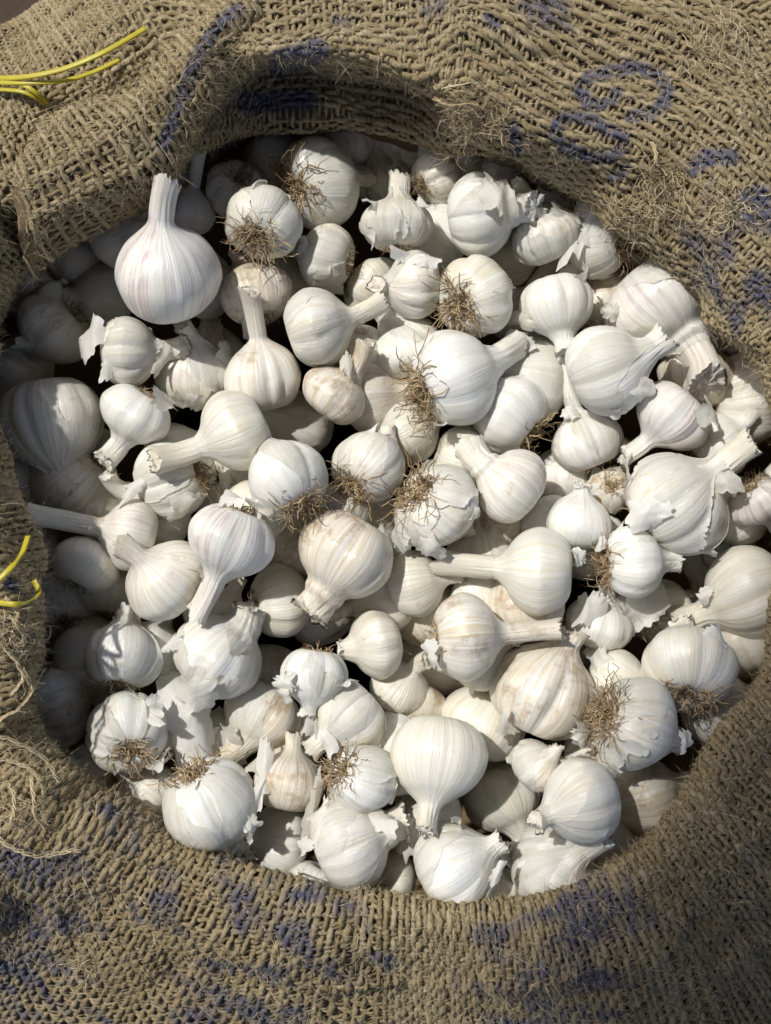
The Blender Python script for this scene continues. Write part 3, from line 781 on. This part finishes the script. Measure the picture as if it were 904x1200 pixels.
        if len(F) > 10:
            used = np.unique(F); rem = np.full(NA * NBk, -1); rem[used] = np.arange(len(used))
            g2 = np.stack([np.cos(A2), np.sin(A2), np.clip(T2, 0.13, 0.9)], -1).reshape(-1, 3)[used]
            me = mesh_np('torn_skin', V2.reshape(-1, 3)[used], rem[F], {'gv': g2, 'seed': np.full(len(used), seed * 2.11 % 97)})
            link('torn_skin', me, MS, body)
    # loose ragged flaps of skin standing off
    nfl = 2 if 'T' in flags else 1 if 't' in flags and r.rand() < 0.6 else 0
    for q in range(nfl):
        a = r.uniform(0, 6.28); zf = r.choice([-0.45, -0.3, 0.35, 0.6]) * sq
        rf = float(np.interp(zf, pr[4:nk, 1], pr[4:nk, 0])) * 1.0
        nrm = Vector((math.cos(a), math.sin(a), 0.5 if zf > 0 else -0.6)).normalized()
        me = skin_sheet(R, r.uniform(.25, .42), r.uniform(.3, .55), seed * 7 + q, curl=r.uniform(.3, .8), ragged=.35)
        o = link('loose_skin', me, MS, body)
        q4 = (nrm + Vector(r.normal(0, 0.3, 3).tolist())).normalized().to_track_quat('Z', 'Y')
        o.matrix_local = Matrix.Translation(Vector((math.cos(a) * rf, math.sin(a) * rf, zf)) * R * 1.03) @ q4.to_matrix().to_4x4() @ Matrix.Rotation(r.uniform(0, 6.28), 4, 'Z')
    # roots
    if 'R' in flags or 'r' in flags:
        n = 150 if 'R' in flags else 75; Lr = (0.26, 0.78) if 'R' in flags else (0.18, 0.48)
        if big_roots: n = 190; Lr = (0.34, 1.05)
        paths = []
        for q in range(n):
            a = r.uniform(0, 6.28); q0 = 0.36 * math.sqrt(r.uniform(0, 1))
            p = np.array([q0 * math.cos(a), q0 * math.sin(a), -0.66 * sq]); d = np.array([math.cos(a) * q0 * 3.4, math.sin(a) * q0 * 3.4, -0.8]) + r.normal(0, 0.28, 3)
            L = Lr[0] + (Lr[1] - Lr[0]) * r.uniform(0, 1) ** 1.8; K = 6; c = []
            for k in range(K):
                c.append(p.copy()); d = d + r.normal(0, 0.50, 3) + np.array([0, 0, 0.03 * k]); d /= np.linalg.norm(d); p = p + d * L / (K - 1)
            paths.append(c)
        rr = np.repeat(r.uniform(0.009, 0.022, n)[:, None], 6, 1) * np.linspace(1.15, 0.55, 6)
        Vr, Fr = tubes(np.array(paths) * R, rr * R, 3)
        link('root_tuft', mesh_np('root_tuft', Vr, Fr, {'rnd': np.repeat(r.uniform(0, 1, n), 18)}), MR, root)
    return root

# spot x, y, radius, direction of the neck (deg, seen from above), elevation of the neck, stem length, features, layer, label
# R/r roots, T/t torn skin, p purple, b brown, c cream, W wide papery neck, f long tapering shoulders, l deep cloves
B = [
 (193,322,62,  95, 22, .75,'p', 0,'big plump garlic bulb with upright cut stem just below the folded flap'),
 (311,262,46,  60,-42, .30,'Rt', 0,'garlic bulb with its round brown root face turned up, beside the upright-stemmed bulb'),
 (375,214,53,  10,-30, .30,'Rt', 0,'large garlic bulb under the shaded inner cloth with a dark spot and golden roots'),
 (467,262,42,  88,-12, .60,'rT', 0,'garlic bulb with pointed neck up, peeling side skins and spread dark roots below'),
 (563,252,50,   8, 10, .35,'tW', 0,'white garlic bulb with broad papery neck stretched toward the loose skins near the rim'),
 (638,275,40, 112,  8, .70,'T',  0,'garlic bulb with short upright stem touching the frayed rim, crumpled skin on its side'),
 (700,283,42, 178,-14, .30,'RT', 0,'garlic bulb with big hanging skin flaps and a bushy root tuft under the rim'),
 (558,349,50,  22,-36, .25,'Rc', 0,'smooth cream garlic bulb with round root tuft facing up between two stems'),
 (770,358,64, -50, 12, .75,'TWp',0,'largest ragged garlic bulb with wide streaked papery neck beside the sack rim'),
 (709,431,52,  20,  6, .35,'tf', 0,'pear-shaped garlic bulb whose hooked neck touches the ragged papery one'),
 (786,487,47, 228,  4, .75,'p',  0,'purple-streaked garlic bulb lying beneath the wide papery neck'),
 (793,588,64,  40,  8, .75,'rT', 0,'large white garlic bulb with thick stem toward the rim and torn skin at its roots'),
 (890,588,34, -60,-15, .30,'Rp', 0,'pinkish striped garlic bulb with wiry roots against the sack wall'),
 (534,442,58,  23, -8, .65,'R',  0,'big glossy garlic bulb with bushy dark roots and stubby stem in the heap middle'),
 (374,384,49,  18,  4, .65,'t',  0,'round white garlic bulb with thick stubby horizontal stem and a torn skin cap'),
 (311,443,45, 100,  8,1.35,'f',  0,'garlic bulb with a long straight upright stem and fibrous neck'),
 (150,411,42,   2,  6, .50,'T',  0,'garlic bulb with crumpled bluish white skin scraps beside the plump upright-stemmed bulb'),
 ( 60,493,61, -80, 10, .45,'T',  0,'large half-shaded garlic bulb with a torn ridge of skin and neck turned down'),
 (160,488,42, 240, -2, .70,'r',  0,'small round garlic bulb with tapering bent neck and a dab of roots on top'),
 (276,506,49, 205,  2,1.00,'',   0,'smooth shiny garlic bulb with long neck resting across the hollow-skinned bulb'),
 (200,565,46, 200, -4, .90,'RTh',0,'garlic bulb with neck curled round into a hollow hook and dark roots'),
 (337,563,49, 122,-15, .20,'Rt', 0,'tilted garlic bulb with coarse root clump toward the small scarred bulb'),
 (431,547,44,  50,-20, .20,'Rt', 0,'small scarred garlic bulb with a rough patch and tangled roots'),
 (510,592,53, -35,-28, .20,'RT', 0,'garlic bulb with a spray of pale roots on top and a skin scrap below'),
 (598,572,44, 140, 12, .50,'Wf', 0,'slender garlic bulb with long flattened shoulders tapering to a wide neck'),
 (272,633,52, 247,  2,1.00,'rp', 0,'purple-blotched garlic bulb with straight thick stem and roots at its far end'),
 (191,681,50, 135, 30, .30,'',   0,'plump smooth garlic bulb with short twisted knob of a neck'),
 (407,653,59, 238,  2, .40,'bWl',0,'large ribbed garlic bulb with brownish shoulder and ragged papery neck'),
 (258,768,57,  52,  8, .35,'tW', 0,'fan-shaped white garlic bulb with pleated papery shoulders and knobbly neck'),
 (630,667,54, 178,  0,1.10,'c',  0,'cream garlic bulb with long horizontal cut stem crossing the heap middle'),
 (740,660,42,   4, -6, .45,'Rt', 0,'round garlic bulb with thick nest of brown roots and papery neck'),
 (879,697,58, 205,  4, .60,'',   0,'big clean garlic bulb at the sack side with smooth tapering neck'),
 (546,746,51,   5, -4,1.25,'rb', 0,'shiny garlic bulb with small brown spots and very long thick stem'),
 (368,790,40, 262,  4, .20,'rt', 0,'small white garlic bulb with torn skin collar at its neck'),
 (637,812,62,  65,  8, .25,'b', 0,'large brown-stained garlic bulb beneath the tip of the very long stem'),
 (804,783,58,  95,-24, .20,'Rc', 0,'creamy garlic bulb with roots turned to the shaded rim'),
 (745,850,55, -18,-20, .20,'RT', 0,'half-shaded garlic bulb with upright bristly roots and loose scraps near the dark rim'),
 (511,884,54, 263,  8, .50,'f',  0,'glossy drop-shaped garlic bulb with neck pointing at the rim, no roots showing'),
 (426,910,43, -20,-22, .20,'RT', 0,'garlic bulb with a long dark root clump and ragged skin edge'),
 (410,990,53,  22,  6, .35,'tW', 0,'garlic bulb resting on the rim with dry tan papery neck'),
 (534,1018,55, 30, 14, .20,'tl', 0,'smooth broad garlic bulb with a split skin seam sitting on the rim'),
 (648,1020,53, 35, 42, .70,'t',  0,'garlic bulb on the rim with a stubby grey stem lying over it'),
 (681,942,51, 200, 26, .20,'tc', 0,'wrinkled garlic bulb with tan dry edge near the shaded rim'),
 (244,943,58, -62,-14, .20,'Rt', 0,'large bright garlic bulb resting by the blue-stained rim with golden roots'),
 (143,770,48,  82,-10, .30,'rT', 0,'half-shaded garlic bulb with peeling side beside the fan-shaped bulb'),
 (152,858,49,  92,-40, .20,'RT', 0,'shaded garlic bulb with root crown up next to the skin scraps'),
 # second layer
 (222,248,31,  80,  2,1.60,'',   1,'shaded garlic bulb with long stem disappearing under the cloth fold'),
 (136,282,34,  40, 20, .30,'',   1,'dim round garlic bulb tucked under the folded flap'),
 (275,224,36, 250,-38, .20,'R',  1,'shaded garlic bulb with dark roots beneath the inner cloth'),
 (449,208,34, 100, 20, .30,'Tc', 1,'open papery garlic bulb with hollow curled skins near the inner cloth'),
 (512,208,33,  30,-18, .20,'Rl', 1,'small garlic bulb with two swollen cloves and brown roots under the rim'),
 (382,300,41, 168,-10, .30,'rT', 1,'garlic bulb wrapped in broken peeling skins beside the golden-rooted one'),
 (298,346,42, 112,-18, .30,'rb', 1,'brownish garlic bulb partly hidden below the root-faced bulb'),
 (485,336,39, 178, 16, .20,'t',  1,'white garlic bulb showing only its smooth back below the pointed one'),
 (602,372,36,  58,  6,1.30,'p',  1,'garlic bulb behind the cream one, its pinkish stem rising up'),
 (652,357,43, -78, 12, .30,'',   1,'garlic bulb with neck down and one half in shadow'),
 (689,518,42, 112,  6,1.75,'rt', 1,'garlic bulb with very long pale stem running beneath the pear-shaped one'),
 (595,488,51, 142,  2, .30,'R',  1,'ribbed garlic bulb shaded by the big glossy one, roots on its shaded side'),
 (473,404,46, 120, 14, .30,'t',  1,'white garlic bulb half hidden behind the big glossy bulb'),
 (394,463,39,  52,  4, .85,'b',  1,'small fan-shaped garlic bulb with brown base and slanting stem'),
 (228,438,46,  95, 18, .40,'T',  1,'garlic bulb under loose papery skin beside the long upright stem'),
 ( 66,388,45, 225,-10, .20,'rT', 1,'dim garlic bulb at the sack wall with bright scraps of skin above'),
 (152,626,41, 167,  2,2.00,'',   1,'garlic bulb with a very long stem reaching the shaded sack wall'),
 (480,508,38,  30, 10, .20,'t',  1,'garlic bulb lying under the bushy dark roots of the glossy bulb'),
 (330,706,43,   8,-10, .30,'rc', 1,'cream garlic bulb between two slanting necks'),
 (488,684,41,  15, 10, .30,'c',  1,'cream garlic bulb shaded by the brown-shouldered one'),
 (676,611,39,  80, 10, .20,'',   1,'small garlic bulb squeezed behind the nest of brown roots'),
 (439,754,42, 192, 18, .20,'rc', 1,'round garlic bulb with tan scuffs beside the very long thick stem'),
 (701,729,42,  70, 10, .20,'',   1,'garlic bulb behind the frayed tip of the very long stem'),
 (745,706,40, 130,-14, .20,'RTc',1,'opened garlic bulb of dry tan skins with roots below the brown root nest'),
 (568,848,50,  62, 10, .30,'',   1,'garlic bulb half shaded by the brown-stained one'),
 (590,935,45, -62,  4, .40,'ct', 1,'garlic bulb with dry tan neck beside the drop-shaped one, half in shadow'),
 (630,898,31,  40, 20, .20,'T',  1,'small garlic bulb of crumpled papery skins below the brown-stained one'),
 (338,916,43,  80,  4, .30,'b',  1,'tan-tinged garlic bulb standing next to the large bright one'),
 ( 74,706,42,  92,-28, .20,'R',  1,'shaded garlic bulb with roots up beside the curled yellow tie'),
 ( 64,826,47,  20,-10, .20,'rb', 1,'dim scratched garlic bulb against the frayed wall of the sack'),
 (308,836,46, 240,  8, .50,'bt', 1,'white garlic bulb with one tan spot below the fan-shaped bulb'),
 (410,838,44, 222,  6, .40,'Tc', 1,'papery garlic bulb with a yellowish frayed neck above the dark root clump'),
 (715,575,27, 250,-55, .20,'RTb',1,'small dirty garlic bulb with brown root plate facing up'),
 (190,612,40, 160, 10, .20,'c',  1,'cream garlic bulb glimpsed below the hollow neck'),
 (100,660,42,  60, -6, .20,'r',  1,'shaded garlic bulb under the very long stem by the sack wall'),
]
BUSHY = {(534,442),(337,563),(431,547),(740,660),(745,850),(311,262),(375,214),(700,283),(426,910),(510,592),(558,349)}   # bulbs with the longest root tufts
DEEP = [(512,772,42),(505,722,36),(308,792,36),(505,285,40),(345,635,36),(440,615,36),(650,620,34),(560,765,36),(420,420,34),(345,632,42),(610,715,40),(215,540,40),(560,700,36),(270,600,36),(860,600,36),(690,640,36),(405,168,36),(470,166,34),(590,205,30),(870,465,48),(625,442,42),(705,350,36),(82,566,46),(131,690,32),(20,440,40),(110,905,40),(755,930,40),(722,995,30),
        (88,306,28),(460,1028,28),(470,806,30),(490,832,28),(438,463,40),(325,984,36),(882,757,44),(20,560,40),(560,650,34),(400,600,34),(300,600,34),(350,500,36),(250,420,36),(250,720,34),
        (650,760,34),(720,800,36),(780,720,34),(500,960,34),(600,300,32),(840,520,34),(200,850,36),(850,650,32),(240,330,34),(330,330,32),(440,340,32),(540,540,34),(660,560,34),
        (380,720,34),(580,620,30),(290,540,34),(120,600,34),(180,760,34),(450,700,34),(340,870,34),(450,870,36),(560,910,34),(700,880,34),(820,440,40),(30,640,40),(30,720,40),
        (110,770,40),(120,350,34),(30,330,38),(180,200,36),(530,180,36),(660,240,34),(850,720,36),(840,830,36),(690,1040,32),(580,1050,32),(240,1000,30),(370,1040,30),(170,930,36),(330,200,38),(760,270,36),(845,380,36)]

NEAR = {(558,349):'the cream root-faced bulb',(709,431):'the hook-necked bulb',(534,442):'the big glossy bulb',(374,384):'the bulb with a torn skin cap',(311,443):'the long upright stem',
 (276,506):'the shiny long-necked bulb',(200,565):'the hooked hollow neck',(337,563):'the tilted root-clumped bulb',(431,547):'the small scarred bulb',(510,592):'the spray of pale roots',
 (598,572):'the slender flat-shouldered bulb',(272,633):'the purple-blotched bulb',(191,681):'the knob-necked bulb',(407,653):'the ribbed brownish bulb',(258,768):'the fan-shaped bulb',
 (630,667):'the long horizontal cut stem',(740,660):'the nest of brown roots',(546,746):'the very long thick stem',(368,790):'the torn skin collar',(637,812):'the brown-stained bulb',
 (511,884):'the drop-shaped bulb',(426,910):'the dark root clump',(160,488):'the small bent-necked bulb',(793,588):'the large thick-stemmed bulb',(786,487):'the purple-streaked bulb'}
def nearest(x, y): return NEAR[min(NEAR, key=lambda k: (k[0] - x) ** 2 + (k[1] - y) ** 2)]
def bulb_matrix(c, px, py, ang, el, roll):
    d = ray(px, py); tb = -d
    u = up - tb * (up @ tb); u /= np.linalg.norm(u); rt = np.cross(u, tb)
    a, e = math.radians(ang), math.radians(el)
    z = rt * math.cos(a) * math.cos(e) + u * math.sin(a) * math.cos(e) + tb * math.sin(e)
    x = np.cross(z, tb);
    if np.linalg.norm(x) < 1e-3: x = rt
    x /= np.linalg.norm(x); y = np.cross(z, x)
    cr_, sr_ = math.cos(roll), math.sin(roll)
    X = x * cr_ + y * sr_; Y = -x * sr_ + y * cr_
    return Matrix(((X[0], Y[0], z[0], c[0]), (X[1], Y[1], z[1], c[1]), (X[2], Y[2], z[2], c[2]), (0, 0, 0, 1))), z
PXM = PXS                                                     # metres per pixel per metre of distance
items = []
rr_ = np.random.RandomState(77)
for i, b in enumerate(B): items.append(dict(px=b[0], py=b[1], rp=b[2] * 1.01, ang=b[3], el=b[4] - (12 if 'R' in b[6] else 6 if 'r' in b[6] else 0), stem=b[5], fl=b[6], lay=b[7], lab=b[8], seed=1000 + i))
for i, b in enumerate(DEEP): items.append(dict(px=b[0], py=b[1], rp=b[2] * 1.22, ang=rr_.uniform(0, 360), el=rr_.uniform(-30, 40), stem=rr_.choice([.2, .3, .6]), fl=rr_.choice(['', 'c', 't', 'r', 'b']), lay=2, lab=None, seed=3000 + i))
# settle: the upper layer keeps its level, lower layers slide down their lines of sight until they rest against the ones above
def base_z(px, py, lay):
    q = math.hypot((px - 470) / 430, (py - 610) / 450)
    z = -0.004 - 0.016 * max(0, q - 0.45) - (0.008 if px < 130 else 0.0)
    if lay == 0 and px == 193: z += 0.024
    return z - (0, 0.010, 0.022)[lay]
def spheres(it):
    d = ray(it['px'], it['py'])
    s = (H + it['z'] - cam_pos[2]) / d[2]; c = cam_pos + d * s
    R = it['rp'] * PXM * s * (-(d @ back)); it['R'] = R; it['c'] = c
    M, z = bulb_matrix(c, it['px'], it['py'], it['ang'], it['el'], 0)
    out = [(c, R * (0.84, 0.72, 0.50)[it['lay']])]
    n = 2 + int(it['stem'] * 3)
    for k in range(n):
        out.append((c + z * R * (0.85 + (0.30 + it['stem']) * (k + 1) / n), R * 0.24))
    return out
for it in items: it['z'] = base_z(it['px'], it['py'], it['lay'])
for step in range(60):
    sp = [spheres(it) for it in items]
    cs = np.array([it['c'] for it in items]); Rs = np.array([it['R'] for it in items])
    mv = np.zeros(len(items)); cnt = np.zeros(len(items))
    for i in range(len(items)):
        for j in range(i + 1, len(items)):
            if np.hypot(*(cs[i, :2] - cs[j, :2])) > (Rs[i] + Rs[j]) * 2.2: continue
            worst = 0
            for (a, ra) in sp[i]:
                for (b, rb) in sp[j]:
                    h2 = (a[0] - b[0]) ** 2 + (a[1] - b[1]) ** 2; s = ra + rb
                    if h2 >= s * s: continue
                    need = math.sqrt(s * s - h2); gap = need - (a[2] - b[2])      # i stays above j
                    if gap > 0 and abs(a[2] - b[2]) < s: worst = max(worst, gap)
            if worst <= 0.0015: continue
            li, lj = items[i]['lay'], items[j]['lay']
            if li == lj == 0:
                up_i = cs[i, 2] >= cs[j, 2]
                # neighbours of one layer: part by the shorter way
                dz = min(worst, 0.004) * 0.25
                if up_i: mv[i] += dz; mv[j] -= dz
                else: mv[i] -= dz; mv[j] += dz
            elif li == lj:
                dz = min(worst, 0.004) * 0.25
                s_ = 1 if cs[i, 2] >= cs[j, 2] else -1
                mv[i] += dz * s_; mv[j] -= dz * s_
            else: mv[j] -= min(worst, 0.006) * 0.35
    for i, it in enumerate(items):
        it['z'] += float(np.clip(mv[i], -0.004, 0.003))
        if it['lay'] == 0: it['z'] = min(max(it['z'], base_z(it['px'], it['py'], 0) - 0.012), base_z(it['px'], it['py'], 0) + 0.012)
        it['z'] = max(it['z'], -0.11)
for it in items: spheres(it)
for it in items:
    r = np.random.RandomState(it['seed'])
    M, z = bulb_matrix(it['c'], it['px'], it['py'], it['ang'], it['el'], r.uniform(0, 6.28))
    bend = r.uniform(-0.7, 0.7) if 'h' not in it['fl'] else 2.0
    bd = r.uniform(0, 6.28)
    if it['lay'] == 2: fl = it['fl']; lod = 0.62
    else: fl = it['fl']; lod = 1.0
    o = make_bulb('garlic_bulb', it['R'], float(it['stem']), str(fl), it['seed'], M, bend, bd, lod, (it['px'], it['py']) in BUSHY)
    if it['lab']: tag(o, it['lab'], 'garlic', 'garlic bulbs heaped in the sack')
    else:
        x, y = it['px'], it['py']
        zone = ('beneath the folded flap' if x < 250 and y < 380 else 'under the shaded inner cloth' if x < 520 and y < 260 else 'below the printed roll of the rim' if y < 500 and (x > 700 or y < 320) and x >= 520
                else 'against the frayed sack wall' if x < 150 else 'beside the rim in shade' if x > 650 and y > 700 else 'next to the blue-stained rim' if y > 850 else 'beside ' + nearest(x, y))
        look_ = {'': 'smooth', 'c': 'cream', 't': 'torn-skinned', 'r': 'root-tufted', 'b': 'brown-flecked'}[str(it['fl'])]
        tag(o, look_ + ' garlic bulb wedged deep ' + zone, 'garlic', 'garlic bulbs deep in the heap')

# ---- loose flakes of skin lying on the heap
SPH = [(it['c'], it['R']) for it in items]
def on_heap(px, py):
    d = ray(px, py); best = None
    for c, R in SPH:
        q = c - cam_pos; tca = q @ d; d2 = q @ q - tca * tca
        if d2 < R * R:
            s = tca - math.sqrt(R * R - d2)
            if best is None or s < best[0]: best = (s, c)
    if best is None: return P(px, py, -0.03), np.array([0, 0, 1.0])
    p = cam_pos + d * best[0]; n = p - best[1]; return p, n / np.linalg.norm(n)
FL = [(222,842,34,52,100,'large torn garlic skin lying against the bright bulb by the blue-stained rim'),
      (262,872,36,26,20,'curled white skin scrap over the roots by the blue-stained rim'),
      (232,812,22,30,60,'ragged skin scrap below the fan-shaped garlic bulb'),
      (60,342,30,14,-15,'bright jagged skin scrap above the dim bulb at the sack wall'),
      (110,398,20,24,80,'crinkled bluish white skin scrap beside the plump upright-stemmed bulb'),
      (680,268,20,40,70,'long hanging flake of white skin under the rim'),
      (585,232,34,16,20,'pale skin strip stretched over the broad papery neck'),
      (668,222,22,12,-20,'thin skin scrap tucked against the frayed rim'),
      (505,638,24,16,20,'folded skin scrap beneath the spray of pale roots'),
      (815,662,34,16,25,'dry skin strip bridging toward the big clean bulb'),
      (755,712,30,22,-30,'broad tan skin scrap near the nest of brown roots'),
      (702,772,28,14,35,'flat sliver of skin by the brown-stained bulb'),
      (690,715,16,24,60,'frayed tan skin tuft on the tip of the very long stem'),
      (366,852,14,22,70,'yellowish shredded skin wad above the dark root clump'),
      (250,392,34,12,10,'thin skin flake draped beside the long upright stem'),
      (478,978,14,26,80,'tan dry skin leaf wedged beside the drop-shaped bulb'),
      (760,600,22,24,30,'rumpled skin scrap at the roots of the large white bulb'),
      (310,905,10,44,85,'narrow skin strip standing beside the tan-tinged bulb'),
      (365,945,9,48,80,'long thin skin sliver beside the dark root clump'),
      (800,868,14,10,30,'tiny skin chip on the shaded edge of the rim')]
_r = np.random.RandomState(91)
while len(FL) < 75:
    x, y = _r.uniform(60, 890), _r.uniform(190, 1030)
    if math.hypot((x - 470) / 400, (y - 620) / 420) > 1: continue
    if on_heap(x, y)[1] @ -ray(x, y) > 0.62: continue                     # they gather in the crevices
    w, h = _r.uniform(6, 15), _r.uniform(9, 24)
    zone = 'among the shaded bulbs by the frayed wall' if x < 170 else 'among the bulbs under the printed roll' if y < 380 else 'among the bulbs by the blue-stained rim' if y > 840 else 'close beside ' + nearest(x, y)
    FL.append((x, y, w, h, _r.uniform(0, 180), ('tiny curled chip' if w * h < 130 else 'narrow curled sliver' if h > 1.9 * w else 'small curled scrap') + ' of garlic skin ' + zone))
for i, (x, y, w, h, a, lab) in enumerate(FL):
    p, n = on_heap(x, y); s = np.linalg.norm(p - cam_pos) * PXM
    me = skin_sheet(1.0, w * s, h * s, 500 + i, curl=0.55, ragged=0.38)
    o = link('garlic_skin', me, MS)
    v = Vector((n * 0.6 + np.array([0, 0, 0.4]) + (_r.normal(0, 0.35, 3) if i >= 20 else 0)).tolist()).normalized()
    xa = Vector((right * math.cos(math.radians(a - 90)) + up * math.sin(math.radians(a - 90))).tolist())
    xa = (xa - v * xa.dot(v)).normalized(); ya = v.cross(xa)
    q = p + np.array(v) * 0.0025
    o.matrix_world = Matrix(((xa[0], ya[0], v[0], q[0]), (xa[1], ya[1], v[1], q[1]), (xa[2], ya[2], v[2], q[2]), (0, 0, 0, 1)))
    tag(o, lab, 'garlic skin', 'loose flakes of garlic skin')
